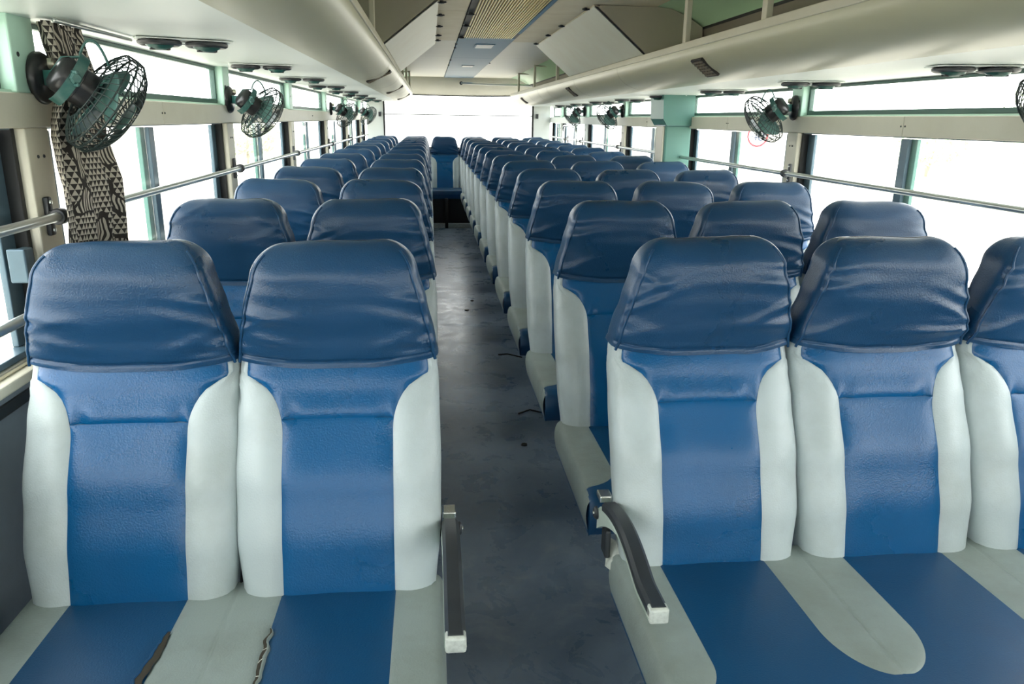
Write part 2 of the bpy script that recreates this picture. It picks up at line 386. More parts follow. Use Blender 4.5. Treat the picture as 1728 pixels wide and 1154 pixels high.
MB().tube([(x, y-.004, z-.002) for x, y, z in rows[-1]], .006, 8).build('rubber_edge', 'rubber', wr, True)
MB().box((XL-.06, 10.78, 1.66), (XR+.06, Y1+.06, 1.95)).build('rear_body', 'white_panel', wr)
NWIN[0] += 1
e = empty('window_%d' % NWIN[0], (XM, Y1, .96)); struct(e, 'wide rear window of the bus with thin crossbar', 'window')
def rb(name, a, c, m, bev=0):
    o = MB().box(a, c, bev).build(name, m, e); o.matrix_local = Matrix.Translation(-Vector(e.location)); return o
rb('rubber_seal', (-.618, Y1-.036, .95), (-.596, Y1+.03, 1.7), 'rubber', .003)
rb('rubber_seal', (1.396, Y1-.036, .95), (1.418, Y1+.03, 1.7), 'rubber', .003)
rb('rubber_seal', (-.618, Y1-.03, .945), (1.418, Y1+.03, .97), 'rubber', .003)
rb('pane', (-.6, Y1, .96), (1.4, Y1+.006, 1.40), 'glass_rear')
rb('pane', (-.6, Y1, 1.40), (1.4, Y1+.006, 1.70), 'glass_rear')
rb('crossbar', (-.6, Y1-.02, 1.385), (1.4, Y1-.002, 1.399), 'post_grey', .003)
rb('crossbar_clip', (-.68, Y1-.06, 1.36), (-.645, Y1-.03, 1.42), 'black_plastic', .004)
rb('crossbar_clip', (1.445, Y1-.06, 1.36), (1.48, Y1-.03, 1.42), 'black_plastic', .004)

# ceiling: outer roof, flat panels, coves, central blue strip
roof = MB().sheet([(XL-.065, 1.74), (XL+.02, 1.86), (XL+.3, 1.945), (XM, 1.96), (XR-.3, 1.945), (XR-.02, 1.86), (XR+.065, 1.74)], Y0-.05, Y1+.06, .03).build('ceiling', 'ceil_white')
struct(roof, 'curved bus ceiling with pale panels and a blue central strip', 'ceiling')
cuts = [Y0, -1.9, -.4, 1.1, 2.6, 4.1, 5.60, 7.05, 8.6, 10.46]
for a, c in zip(cuts[:-1], cuts[1:]):
    m = 'ceil_white' if a > 5.5 else 'cream'
    for (x0, x1) in ((-.25, .193), (.571, 1.06)):
        MB().box((x0, a+.003, CEIL), (x1, c-.003, CEIL+.012), .002).build('ceiling_panel', m, roof)
for s in (-1, 1):
    prof = [(XM+s*d, z) for d, z in ((.655, CEIL), (.72, 1.853), (.79, 1.83), (.85, 1.80), (.885, 1.775))]
    for a, c in zip(cuts[:-1], cuts[1:]):
        MB().sheet(prof, a+.003, c-.003, .006*(1 if s < 0 else -1)*-1).build('cove_panel', 'cove', roof, True, SM)
    MB().box((XM+s*.88, Y0, 1.768), (XM+s*.895, 10.5, 1.78)).build('cove_seam', 'rubber', roof)
# blue strip
for a, c in ((Y0, 2.2), (5.32, 7.05), (7.05, 8.9), (8.9, 10.46)):
    MB().box((.197, a+.002, CEIL-.006), (.567, c-.002, CEIL+.01), .003).build('strip_panel', 'ceil_blue', roof)
# ribbed light cover
gr = MB().box((.197, 2.2, CEIL-.004), (.567, 5.31, CEIL+.01)).build('ribbed_cover', 'grille_dark', roof)
nr = 23
for i in range(nr):
    x = .232+(.300)*i/(nr-1)
    MB().prism([(x-.0032, CEIL-.004), (x-.0026, CEIL-.012), (x+.0026, CEIL-.012), (x+.0032, CEIL-.004)], 2.21, 5.29).build('rib', 'alu_rib', gr)
MB().box((.545, 2.2, CEIL-.007), (.567, 5.0, CEIL-.004)).build('blue_edge', 'ceil_blue', gr)
for (x, y, wd, ln) in ((.40, 5.88, .14, .30), (.385, 8.1, .125, .24)):
    lt = empty('ceiling_light', (x, y, CEIL-.006))
    MB().box((-wd/2, -ln/2, -.004), (wd/2, ln/2, .004), .001).build('frame', 'ceil_blue', lt)
    MB().box((-wd/2+.010, -ln/2+.02, -.006), (wd/2-.010, ln/2-.02, -.002), .001).build('diffuser', 'sign_white', lt)
    tag(lt, 'small white rectangular ceiling light in blue strip, %s' % ('nearest the ribbed cover' if y < 7 else 'nearest the rear window'), 'light', 'ceiling lights')
def knob(x, y, z, lab, r=.016, tilt=None):
    e = empty('panel_knob', (x, y, z)); tag(e, lab, 'knob', 'ceiling panel knobs')
    MB().lathe([(r*.6, 0), (r*.6, -.003), (r*.9, -.004), (r, -.008), (r*.8, -.012), (r*.2, -.013)], 12).build('stem', 'black_plastic', e, True, SM)
    b = MB()
    for i in range(3):
        M = Matrix.Rotation(i*2*pi/3, 4, 'Z'); b.box((-r*.28, 0, -.011), (r*.28, r*1.5, -.004), .002, M)
    b.build('lobe', 'black_plastic', e)
for i, y in enumerate((3.76, 4.22, 4.72, 5.22, 5.55)):
    knob(.062, y, CEIL, 'black star knob on ceiling edge above left equipment box, %s from front' % ('first', 'second', 'third', 'fourth', 'fifth')[i])
for i, y in enumerate((4.12, 4.62, 5.28)):
    knob(.212, y, CEIL-.004, 'black star knob on left edge of ribbed ceiling cover, %s from front' % ('first', 'second', 'third')[i])
for i, y in enumerate((3.85, 4.55, 5.05, 5.62)):
    knob(.742, y, CEIL, 'dark knob on ceiling edge above right equipment box, %s from front' % ('first', 'second', 'third', 'fourth')[i], .013)
for i, (x, y) in enumerate(((.195, 5.75), (.195, 6.05), (.195, 7.3), (.195, 8.0), (.569, 7.6))):
    o = MB().lathe([(.009, 0), (.008, -.006), (.003, -.008)], 10).build('strip_screw', 'black_plastic', roof); o.location = (x, y, CEIL-.006)

# rear grab bar below the ceiling
g = empty('grab_bar', (.41, 10.36, 1.785)); tag(g, 'thin metal grab bar below rear header above the back window', 'bar')
MB().tube([(0, 0, 0), (.97, 0, -.015)], .013, 10).build('bar', 'rail_metal', g, True, SM)
for x, z in ((0, 0), (.97, -.015)):
    MB().lathe([(.022, -.01), (.022, .01), (.012, .02)], 14, Matrix.Translation((x, 0, z)) @ Matrix.Rotation(-pi/2, 4, 'X')).tube([(x, 0, z), (x, .12, z+.02)], .007, 8).build('bracket', 'black_plastic', g, True, SM)

# ------------------------------------------------------------------ luggage racks with ducts
def rack(k):
    s = 1 if k == 'r' else -1
    off = 0 if k == 'r' else .028
    X = lambda d: XM+s*d                       # d: distance from the bus middle
    e = empty('luggage_rack', (X(1.0), 4, UZ[k])); tag(e, 'long curved %s luggage rack along the ceiling above the %s' % (('beige', 'three-seat benches') if k == 'r' else ('pale green lit', 'curtained window side')), 'rack', 'overhead luggage racks')
    inv = Matrix.Translation(-Vector(e.location)); YA, YB = Y0+.05, 9.95
    def put(mb, name, m, sm=False):
        o = mb.build(name, m, e, sm, SM if sm else None); o.matrix_local = inv; return o
    z0 = UZ[k]
    wallx = 1.245
    put(MB().box((X(.80), YA, z0), (X(wallx+.03), YB, z0+.012)), 'underside', 'underside')
    lipx, lz = .607, 1.624+off*.5
    curve = []
    for i in range(15):
        a = i/14*pi/2
        curve.append((X(.80-(.80-lipx)*sin(a)**.92), z0+(lz-z0)*(1-cos(a)**1.0)))
    put(MB().sheet(curve, YA, YB, .008*(1 if s > 0 else -1)*-1), 'duct_face', 'rack_paint', True)
    put(MB().box((X(lipx-.006), YA, lz), (X(lipx+.012), YB, lz+.027), .003), 'lip', 'beige')
    put(MB().box((X(lipx+.01), YA, lz-.004), (X(.90), YB, lz+.004)), 'shelf', 'rack_paint')
    put(MB().box((X(.885), YA, lz), (X(.90), YB, 1.77)), 'back_board', 'rack_back')
    cap = [(X(.80), z0)]+curve[1:]+[(X(.9), lz), (X(wallx), lz), (X(wallx), z0)]
    for y in (YA, YB-.006): put(MB().prism(cap, y, y+.006), 'end_cap', 'rack_paint')
    # seams across the duct at the rear
    for y in (4.3, 5.6, 6.9, 7.5, 8.2, 9.0):
        mb = MB()
        for (a, b) in zip(curve[1:-1], curve[2:]):
            n = Vector((0, 0)); 
            mb.add([(a[0], y-.002, a[1]-.001), (b[0], y-.002, b[1]-.001), (b[0]-s*.0008, y+.002, b[1]-.0016), (a[0]-s*.0008, y+.002, a[1]-.0016)], [(0, 1, 2, 3)])
        put(mb, 'seam', 'box_end')
    # speaker grilles on the curve
    ys = (3.02, 5.9, 8.9) if k == 'r' else (4.55, 6.6, 8.8)
    i0, i1 = (5, 11) if k == 'r' else (2, 11)
    for gy in ys:
        p, q = Vector(curve[i0]), Vector(curve[i1]); d = (q-p); L = d.length; d.normalize()
        n = Vector((-d.y, d.x)) * (1 if s > 0 else -1)
        if n.y > 0: n = -n
        mid = (p+q)/2 + n*.013
        M = Matrix(((0, d.x, n.x, mid.x), (1, 0, 0, gy), (0, d.y, n.y, mid.y), (0, 0, 0, 1)))
        Mi = inv @ M
        fr = MB().box((-.062, -L/2, -.01), (.062, L/2, 0), .003).build('speaker_grille', 'grille_dark', e); fr.matrix_local = Mi
        for r in range(6):
            yy = -L/2+.012+(L-.024)*r/5
            MB().box((-.056, yy-.003, 0), (.056, yy+.003, .003)).build('slat', 'rack_back', fr)
        for xx in (-.03, 0, .03): MB().box((xx-.002, -L/2+.008, 0), (xx+.002, L/2-.008, .0036)).build('slat', 'rack_back', fr)
    # hangers from lip to ceiling
    hs = (-.4, 1.05, 2.43, 3.20, 6.45, 7.85, 9.25) if k == 'r' else (-.4, 1.1, 2.5, 3.3, 6.9, 8.0, 9.3)
    for hy in hs:
        mb = MB().box((X(lipx+.008), hy-.018, lz+.02), (X(lipx+.03), hy+.018, CEIL+.004), .003)
        if hy > 6: mb.tube([(X(lipx+.02), hy, CEIL-.006), (X(.80), hy, CEIL-.012), (X(.87), hy, 1.79)], .007, 8)
        put(mb, 'hanger', 'beige')
    return e
rack_r = rack('r'); rack_l = rack('l')

# equipment boxes between the racks and the ceiling
def equip_box(k):
    s = 1 if k == 'r' else -1
    X = lambda d: XM+s*d
    lz = 1.652+(0 if k == 'r' else .014)
    ya, yb = (3.74, 5.76) if k == 'r' else (3.70, 5.80)
    e = empty('equipment_box', (X(.6), ya, lz)); tag(e, 'sloping %s metal box closing the %s luggage rack up to the ceiling' % (('grey beige', 'right') if k == 'r' else ('pale green grey', 'left')), 'box', 'boxes over the luggage racks')
    inv = Matrix.Translation(-Vector(e.location))
    def put(mb, name, m): o = mb.build(name, m, e); o.matrix_local = inv; return o
    top = CEIL-.002
    put(MB().add(*sloped(X(.600), lz, X(.352), top, ya+.02, yb, .012*s)), 'side_panel', 'box_panel')
    pts = [(X(.612), lz), (X(.366), top), (X(.655), top), (X(.72), top-.006), (X(.80), 1.82), (X(.875), 1.775), (X(.88), lz)]
    put(MB().prism(pts, ya, ya+.012), 'end_panel', 'box_end')
    put(MB().prism(pts, yb-.012, yb), 'end_panel', 'box_end')
    put(MB().add(*sloped(X(.603), lz, X(.355), top, ya+.004, ya+.022, .004*s)), 'seal', 'rubber')
    # hinge strip with screws along the top
    put(MB().box((X(.352), ya, top-.004), (X(.385), yb, top), 0), 'hinge_strip', 'cream')
def sloped(x0, z0, x1, z1, ya, yb, t):
    n = 8; vs = []
    a = [(x0, ya, z0), (x1, ya, z1), (x1, yb, z1), (x0, yb, z0)]
    vs = a + [(x+t, y, z) for x, y, z in a]
    return vs, [(0, 1, 2, 3), (7, 6, 5, 4), (0, 4, 5, 1), (1, 5, 6, 2), (2, 6, 7, 3), (3, 7, 4, 0)]
equip_box('r'); equip_box('l')

# pairs of round air outlets below the racks
def outlet_pair():
    e = empty('air_outlet_pair')
    MB().box((-.118, -.05, -.003), (.118, .05, 0), .001).build('base_plate', 'underside', e)
    for x in (-.058, .058):
        r = MB().lathe([(.050, 0), (.055, -.003), (.054, -.009), (.047, -.013), (.041, -.011), (.038, -.006)], 28, Matrix.Translation((x, 0, -.004))).build('ring', 'black_plastic', e, True, SM)
        MB().lathe([(.037, -.004), (.034, -.012), (.024, -.019), (.008, -.022)], 24, Matrix.Translation((x, .004, -.004)) @ Matrix.Rotation(.25, 4, 'X')).build('nozzle', 'fan_green', e, True, SM)
        for j in (-1, 0, 1): MB().box((x-.024, j*.012-.0015, -.027), (x+.024, j*.012+.0015, -.020)).build('louvre', 'black_plastic', e)
    MB().box((-.008, -.006, -.012), (.008, .006, -.004), .002).build('tab', 'chrome', e)
    return e
op = outlet_pair(); first = True
ordn = ('first', 'second', 'third', 'fourth', 'fifth', 'sixth', 'seventh', 'eighth', 'ninth')
for k in 'lr':
    ys = [2.24+.985*i for i in range(8)] if k == 'l' else [2.09+.955*i for i in range(8)]
    for i, y in enumerate(ys):
        o = op if first else copy_tree(op); first = False
        o.location = ((-.645 if k == 'l' else 1.50), y, UZ[k]-.002); o.rotation_euler.z = R(24 if k == 'l' else -14) if i == 0 else R(14 if k == 'l' else -14)
        tag(o, 'pair of round black air outlets under the %s luggage rack, %s from the front' % ('left' if k == 'l' else 'right', ordn[i]), 'air outlet', 'air outlets under the racks')

# ------------------------------------------------------------------ pillar duct and emergency exit on the right
pl = empty('duct_pillar', (1.56, 5.0, 0)); tag(pl, 'square turquoise grey duct pillar standing between right side windows', 'pillar')
def pput(mb, n, m):
    o = mb.build(n, m, pl); o.matrix_local = Matrix.Translation(-Vector(pl.location)); return o
pput(MB().box((1.488, 4.91, .52), (1.66, 5.085, 1.33), .012), 'lower_duct', 'mint_deep')
pput(MB().prism([(1.488, 1.325), (1.462, 1.365), (1.455, 1.512), (1.66, 1.512), (1.66, 1.325)], 4.88, 5.17), 'upper_cover', 'mint_deep')
pput(MB().box((1.484, 4.905, 1.322), (1.66, 5.09, 1.328)), 'joint', 'slate')
pput(MB().box((1.476, 4.925, .52), (1.489, 5.075, 1.322), .003), 'inner_face', 'beige')

# ------------------------------------------------------------------ grab rails along the windows
def rail(k, z, posts, lab, both=True):
    x = -.812 if k == 'l' else 1.605
    s = 1 if k == 'l' else -1
    for i, (a, b) in enumerate(zip(posts[:-1], posts[1:])):
        e = empty('window_rail', (x, a, z))
        tag(e, lab % ordn[i], 'rail', 'window rails')
        MB().tube([(0, .012, 0), (0, b-a-.012, 0)], .0105, 12).build('bar', 'rail_metal', e, True, SM)
        MB().box((-.028*s, -.011, -.042), (-.016*s, .011, .042), .004).box((-.02*s, -.012, -.013), (.004*s, .012, .013), .004).lathe([(.016, -.014), (.018, -.01), (.018, .01), (.016, .014)], 16, Matrix.Rotation(pi/2, 4, 'X')).build('clamp', 'black_plastic', e, True, SM)
        for zz in (-.03, .03):
            MB().lathe([(.005, 0), (.004, .003), (.001, .004)], 10, Matrix.Translation((-.016*s, 0, zz)) @ Matrix.Rotation(s*pi/2, 4, 'Y')).build('screw', 'chrome', e)
rail('l', 1.131, [.15, 1.785, 3.46, 4.95, 6.69, 8.33, 9.95, 10.6], 'metal grab rail across left windows, %s length from the front')
rail('r', 1.131, [.15, 1.80, 3.41, 4.92], 'metal grab rail across right windows before the pillar, %s length from the front')
rail('r', 1.135, [5.16, 6.64, 8.33, 9.25, 10.5], 'metal grab rail across right windows behind the pillar, %s length')
e = empty('window_rail', (-.812, .15, .952)); tag(e, 'lower metal grab rail across left window near the sill', 'rail', 'window rails')
MB().tube([(0, 0, 0), (0, 9.6, 0)], .0105, 12).build('bar', 'rail_metal', e, True, SM)
for yy in (0, 1.64, 3.3, 4.8, 6.5, 8.2, 9.6):
    MB().box((-.028, yy-.011, -.03), (.002, yy+.011, .03), .004).build('clamp', 'black_plastic', e)
# emergency exit frame: rounded handrail loop
lp = MB(); path = [(1.572, 9.26, .86), (1.572, 9.26, 1.22)]
for i in range(7): a = i/6*pi/2; path.append((1.572, 9.20+.06*cos(a), 1.225+.06*sin(a)))
for i in range(7): a = i/6*pi/2; path.append((1.572, 8.50-.06*sin(a), 1.225+.06*cos(a)))
path += [(1.572, 8.44, .86)]
tag(lp.tube(path, .014, 10).build('handrail_loop', 'chrome', None, True, SM), 'rounded metal handrail loop at the rear right exit window', 'handrail')

# ------------------------------------------------------------------ SEATS
def sgp(v, p): return math.copysign(abs(v)**p, v)
def lerp_tab(tab, z):
    if z <= tab[0][0]: return tab[0][1]
    for (a, va), (b, vb) in zip(tab[:-1], tab[1:]):
        if z <= b:
            t = (z-a)/(b-a); t = t*t*(3-2*t)*.5+t*.5
            return va+(vb-va)*t
    return tab[-1][1]
YF = [(.36, -.150), (.45, -.152), (.55, -.135), (.66, -.100), (.78, -.046), (.84, -.016), (.885, .0), (.93, -.010), (1.0, -.022), (1.06, -.024), (1.12, -.012)]   # front face
TH = [(.36, .085), (.50, .105), (.70, .110), (.90, .105), (1.05, .098), (1.12, .09)]                                # thickness
WD = [(.36, .170), (.45, .180), (.56, .191), (.70, .194), (.84, .192), (.88, .188), (.92, .183), (1.00, .166), (1.062, .149), (1.12, .135)]
NEXP = 4.4
SEAM_X, SEAM_Z, BTOP = .106, .762, .856
PHI_C = .335*pi
def ring(phi, z, grow=0, W=None, T=None, n=NEXP):
    W = (W if W is not None else lerp_tab(WD, z))+grow; T = (T if T is not None else lerp_tab(TH, z))/2+grow
    yc = lerp_tab(YF, z)+lerp_tab(TH, z)/2
    x = W*sgp(sin(phi), 2/n); y = yc-T*sgp(cos(phi), 2/n)
    if cos(phi) > 0 and z < .9:                        # bolsters stand proud, centre slightly hollow
        b = math.exp(-((abs(x)-.142)/.034)**2)*.008 - math.exp(-(x/.085)**2)*.006
        fade = min(1, max(0, (.87-z)/.10))*min(1, (z-.36)/.1)
        y -= b*fade*cos(phi)**.5
    return Vector((x, y, z))
def phi_of(x, z):
    W = lerp_tab(WD, z); t = min(1, abs(x)/W)
    return math.asin(min(1, t**(NEXP/2)))
def seam_phi(z):
    ps = phi_of(SEAM_X, z)
    if z <= SEAM_Z: return ps
    if z >= BTOP: return PHI_C
    t = (z-SEAM_Z)/(BTOP-SEAM_Z); W = lerp_tab(WD, z)
    xe = W*sin(PHI_C)**(2/NEXP)
    x = SEAM_X+(xe-SEAM_X)*(1-sqrt(max(0, 1-t*t)))
    return phi_of(x, z)
def puffed(phi, z, dist, amp=.007, sc=.012):
    e = 1e-3
    p = ring(phi, z); a = ring(phi+e, z)-ring(phi-e, z); c = ring(phi, z+.004)-ring(phi, z-.004)
    n = a.cross(c)
    if n.length < 1e-12: return p
    n.normalize()
    if n.dot(p-Vector((0, lerp_tab(YF, z)+.05, z))) < 0: n = -n
    return p+n*(amp*(1-math.exp(-max(0, dist)/sc))-.001)
def dense(n, k=2.0):        # 0..1 samples crowded towards both ends
    return [.5-.5*cos(pi*i/n)*1 for i in range(n+1)]

def make_bolster(sgn):
    rows = []; NZ = 40; NP = 22
    zs = [.38+(.905-.38)*i/NZ for i in range(NZ+1)]
    for z in zs:
        a, b = seam_phi(z), .80*pi; row = []
        pa = ring(a, z)
        for t in dense(NP):
            ph = a+(b-a)*t; p = ring(ph, z)
            dist = min((p-pa).length, (.905-z)*1.2+.004)
            if z < BTOP and z > SEAM_Z: dist = min(dist, (p-pa).length, max(0, (BTOP-z))*1.2+abs(ph-PHI_C)*.1 if ph < PHI_C else 9)
            # welt line along the front edge of the flank
            q = puffed(ph, z, dist)
            wl = math.exp(-((ph-.41*pi)/.03)**2)*.0045
            q.x -= wl; q.y += wl
            q.x *= sgn; row.append(q)
        rows.append(row)
    return MB().grid(rows)
def make_center():
    rows = []; NP = 24
    zs = [.36+(.783-.36)*t for t in dense(26)]
    for z in zs:
        b = seam_phi(z); xb = ring(b, z).x; row = []
        for t in dense(NP):
            ph = -b+2*b*t; p = ring(ph, z)
            dist = min(xb-abs(p.x), .783-z)
            row.append(puffed(ph, z, dist))
        rows.append(row)
    return MB().grid(rows)
def make_upper():
    rows = []; NP = 34
    zs = [.783+(.915-.783)*t for t in dense(20)]
    for z in zs:
        b = seam_phi(z); pb = ring(b, z); row = []
        for t in dense(NP):
            ph = -b+2*b*t; p = ring(ph, z)
            dist = min((pb-Vector((abs(p.x), p.y, p.z))).length, z-.783)
            q = puffed(ph, z, dist, .007*max(0, min(1, (.905-z)/.03)))
            # dimples where the seam corners pull in
            for sx in (-1, 1): q.y += .006*math.exp(-(((q.x-sx*.092)/.014)**2+((z-.79)/.02)**2))
            row.append(q)
        rows.append(row)
    return MB().grid(rows)
def make_shell():
    rows = []
    for i in range(25):
        z = .36+(1.06-.36)*i/24; rows.append([ring(2*pi*j/40, z, -.006) for j in range(40)])
    return MB().grid(rows, True, True)
def make_cover(seed):
    rnd = random.Random(seed); so = Vector((rnd.uniform(-50, 50), rnd.uniform(-50, 50), rnd.uniform(-50, 50)))
    NJ = 96; Z1 = 1.062; TOP = 1.120
    folds = []
    for _ in range(11):
        sx = rnd.choice((-1, 1)); folds.append((sx, rnd.uniform(.90, 1.07), rnd.uniform(-.5, .5), rnd.uniform(.05, .12), rnd.uniform(.004, .008), rnd.uniform(.006, .012)))
    tilt = rnd.uniform(-.006, .006)
    def pt(phi, v, z):
        W = lerp_tab(WD, min(z, Z1)); T = lerp_tab(TH, min(z, Z1))
        g = .0095
        if z > Z1:
            a = min(1, (z-Z1)/(TOP-Z1)); c = sqrt(max(0, 1-a*a))
            W = W-(.052)*(1-c)-.008*a; T = T*max(c, .02)
            g *= max(c, .15)
        else: g += .0015*math.exp(-((z-.89)/.012)**2)
        p = ring(phi, z, g, W, T, 4.6)
        # wrinkles
        c = cos(phi)
        mask = .25+.75*min(1, abs(p.x)/.15)
        h = noise.noise(Vector((p.x*9, z*30+p.x*6, 0))+so)*.005*mask + noise.noise(Vector((p.x*5, p.y*8, z*9))+so)*.0045
        for sx, zf, sl, ln, am, wd in folds:
            dx = .17-sx*p.x
            if c > 0: h += am*math.exp(-((z-zf-sl*dx)/wd)**2)*math.exp(-(dx/ln)**2)
        p.y -= h*(1 if c > 0 else -1)
        p.z += tilt*p.x/.19*(1 if z > Z1 else (z-.88)/(Z1-.88))
        if z > Z1: p.z += noise.noise(Vector((p.x*14, seed, 3)))*.004
        return p
    def hem(phi): 
        x = sgp(sin(phi), 2/NEXP); return .876+.016*x*x+noise.noise(Vector((x*3, seed*1.7, 1)))*.004
    rows = []
    # folded hem lip inside
    phs = [2*pi*(j+.5)/NJ for j in range(NJ)]
    rows.append([ring(ph, hem(ph)+.012, .002) for ph in phs])
    rows.append([ring(ph, hem(ph)+.001, .006) for ph in phs])
    ts = [0, .018, .036, .052, .064, .074, .086, .104, .13]+[.13+.87*i/22 for i in range(1, 23)]
    for i, t in enumerate(ts):
        row = []
        for ph in phs:
            z0 = hem(ph); z = z0+(Z1-z0)*t
            p = pt(ph, t, z)
            if i == 0: p.z -= .001
            # hem stitching groove
            gz = z-z0; gr = .0045*math.exp(-((gz-.0125)/.0028)**2)
            p.y += gr*(1 if cos(ph) > 0 else -1)
            row.append(p)
        rows.append(row)
    for i in range(1, 13):
        a = sin(i/12*pi/2); rows.append([pt(ph, 1, Z1+(TOP-Z1)*a) for ph in phs])
    mb = MB().grid(rows, True, False)
    n = len(rows)-1
    for sgn in (-1, 1):           # piping along the front corners
        path = []
        for i in range(22):
            t = i/21; z = .885+(1.102-.885)*t
            ph = sgn*(.36-.05*t)*pi
            p = pt(ph, t, z); c = Vector((0, lerp_tab(YF, z)+.05, z)); path.append(p+(p-c).normalized()*.0008)
        mb.tube(path, .0032, 6)
    return mb

def make_armrest(s):
    """s=+1: armrest on the right-hand end (aisle) of the left unit; local x from seat edge outwards"""
    e = empty('armrest')
    N = 22; prof = []
    for i in range(N+1):
        t = i/N; y = -.02-.395*t; z = .585+.055*sin(pi*min(1, t*1.25))*(.55) - .0*t + .012*t
        prof.append((y, z))
    def strip(x0, x1, lo, hi, tr, r0=0):
        rows = []
        for i, (y, z) in enumerate(prof):
            if i < r0: continue
            t = i/N
            w0 = x0-.002*t*0; 
            pts = [(x0, y, z+lo(t)), (x0, y, z+hi-.006), (x0+.006, y, z+hi), (x1-.006, y, z+hi), (x1, y, z+hi-.006), (x1, y, z+lo(t))]
            rows.append(pts)
        return MB().grid(rows, True, True)
    body = strip(-.0175, .0175, lambda t: -.064+.048*min(1, t*2.2)**.8, -.012, 0).build('armrest', 'arm_metal', None, True, SM)
    body.data.name = 'armrest_body'
    bpy.data.objects.remove(e)
    strip(-.0165, .0165, lambda t: -.013, .006, 0, 2).build('pad', 'black_plastic', body, True, SM)
    MB().box((-.0165, -.422, .573), (.0165, -.400, .601), .004).build('tip', 'bracket_white', body)
    for sx in (-1, 1):
        MB().lathe([(.014, 0), (.014, .004), (.010, .008), (.006, .008), (.005, .005)], 20, Matrix.Translation((sx*.0175, -.022, .56)) @ Matrix.Rotation(sx*pi/2, 4, 'Y')).build('pivot_cap', 'black_plastic', body, True, SM)
        MB().lathe([(.005, .005), (.004, .010), (.001, .011)], 12, Matrix.Translation((sx*.0175, -.022, .56)) @ Matrix.Rotation(sx*pi/2, 4, 'Y')).build('pivot_bolt', 'chrome', body, True, SM)
    MB().box((-.014, -.024, .583), (.014, .012, .598), .003).build('socket', 'chrome', body)
    MB().box((-.006, -.06, .47), (.006, -.02, .535), .004).build('bracket', 'black_plastic', body)
    return body

# cushion: local coordinates, x from 0 to W, y from seat front (-.60) to back (-.10)
def cush_top(x, y, W, n):
    fy = (y+.60)/.5
    z = .462+.010*(1-fy)
    e = min(x, W-x); 
    z -= .010*math.exp(-max(0, e)/.007)
    z -= .014*math.exp(-max(0, y+.602)/.009)
    w = W/n; u = (x % w)/w-.5
    z += .005*(cos(2*pi*u)*.5+.5)*(1 if 0 < x < W else 0)*sin(pi*min(1, max(0, fy)*.9+.1))
    return z
def make_cushion(W, n, name='cushion'):
    NX = 20*n; NY = 26
    xs = [W*t for t in [i/NX for i in range(NX+1)]]
    xs = [0, .003, .008, .016]+[x for x in xs if .022 < x < W-.022]+[W-.016, W-.008, W-.003, W]
    ys = [-.604, -.600, -.594, -.586, -.575]+[-.56+.46*i/NY for i in range(NY+1)]
    top = [[(x, y, cush_top(x, y, W, n)) for x in xs] for y in ys]
    mb = MB(); 
    fr = [[(x, -.606+.012*(1-abs(cos(pi*k/5)))*-1+.0, cush_top(x, -.604, W, n)-.085*k/5) for x in xs] for k in range(5, 0, -1)]
    rows = fr+top
    mb.grid(rows)
    # sides, bottom and back
    for x, c in ((0, 0), (W, -1)):
        col = [r[c] for r in rows]
        low = [(x, max(-.598, p[1]), .365+.0) for p in col]
        mb.grid([col, low])
    mb.box((.004, -.598, .362), (W-.004, -.10, .38))
    mb.grid([[top[-1][i] for i in range(len(xs))], [(x, -.10, .365) for x in xs]])
    return mb
def strip_between(xc, W, n, hw=.090, yend=-.515):
    rows = []; NP = 14
    ys = [-.10+(yend+.10)*sin(i/36*pi/2) for i in range(37)]
    for y in ys:
        q = max(0, (yend+.13-y)/.13) if y < yend+.13 else 0
        h = hw*sqrt(max(0, 1-q*q)); row = []
        for t in sorted(dense(NP)+[.5-.0045/max(h, .02), .5-.002/max(h, .02), .5+.002/max(h, .02), .5+.0045/max(h, .02)]):
            x = xc-h+2*h*t; d = h-abs(x-xc); d = min(d, (y-yend)*.8)
            puff = .0045*(1-math.exp(-d/.008))-.0012-.0024*math.exp(-((x-xc)/.0028)**2)*min(1, (y-yend)/.03)
            row.append((x, y, cush_top(x, y, W, n)+puff))
        rows.append(row)
    return MB().grid(rows)
def strip_end(W, n, right, hw=.090, yend=-.552, wrap=True):
    """grey strip along the end of the cushion that turns down over its side"""
    rows = []
    ys = [-.10-.34*i/14 for i in range(14)]+[-.44-.112*sin(i/22*pi/2) for i in range(23)]+[-.56, -.57, -.58, -.598]
    for y in ys:
        q = max(0, (yend+.09-y)/.09) if y < yend+.09 else 0
        h = hw*sqrt(max(0, 1-min(1, q)**2)) if q < 1 else 0.0
        h = max(h, .004); row = []
        for t in dense(12):
            x = h-(h-.0)*t; d = h-x
            puff = .0045*(1-math.exp(-min(d, 9)/.008))-.0012
            xx = W-x if right else x
            row.append((xx, y, cush_top(xx, y, W, n)+puff))
        zt = row[-1][2]
        for k in range(1, 8):
            z = zt-(zt-.372)*k/7; bul = .007*sin(pi*min(1, k/7*.9+.1))
            row.append(((W+bul) if right else -bul, y, z))
        rows.append(row)
    return MB().grid(rows)

MESH = {}
def M_(key, fn, m, smooth=True, ang=R(50)):
    if key not in MESH: MESH[key] = fn().mesh(key, m, smooth, ang)
    return MESH[key]
for i in range(5): M_('headrest_cover_%d' % i, lambda i=i: make_cover(17+i*13), 'navy', True, R(60))
M_('bolster_r', lambda: make_bolster(1), 'grey', True, None); M_('bolster_l', lambda: make_bolster(-1), 'grey', True, None)
M_('center_panel', make_center, 'blue', True, None); M_('upper_panel', make_upper, 'blue', True, None)
M_('back_shell', make_shell, 'blue', True, R(50))
scuff = MESH['headrest_cover_2'].copy(); scuff.materials[0] = MATS['navy_scuffed']

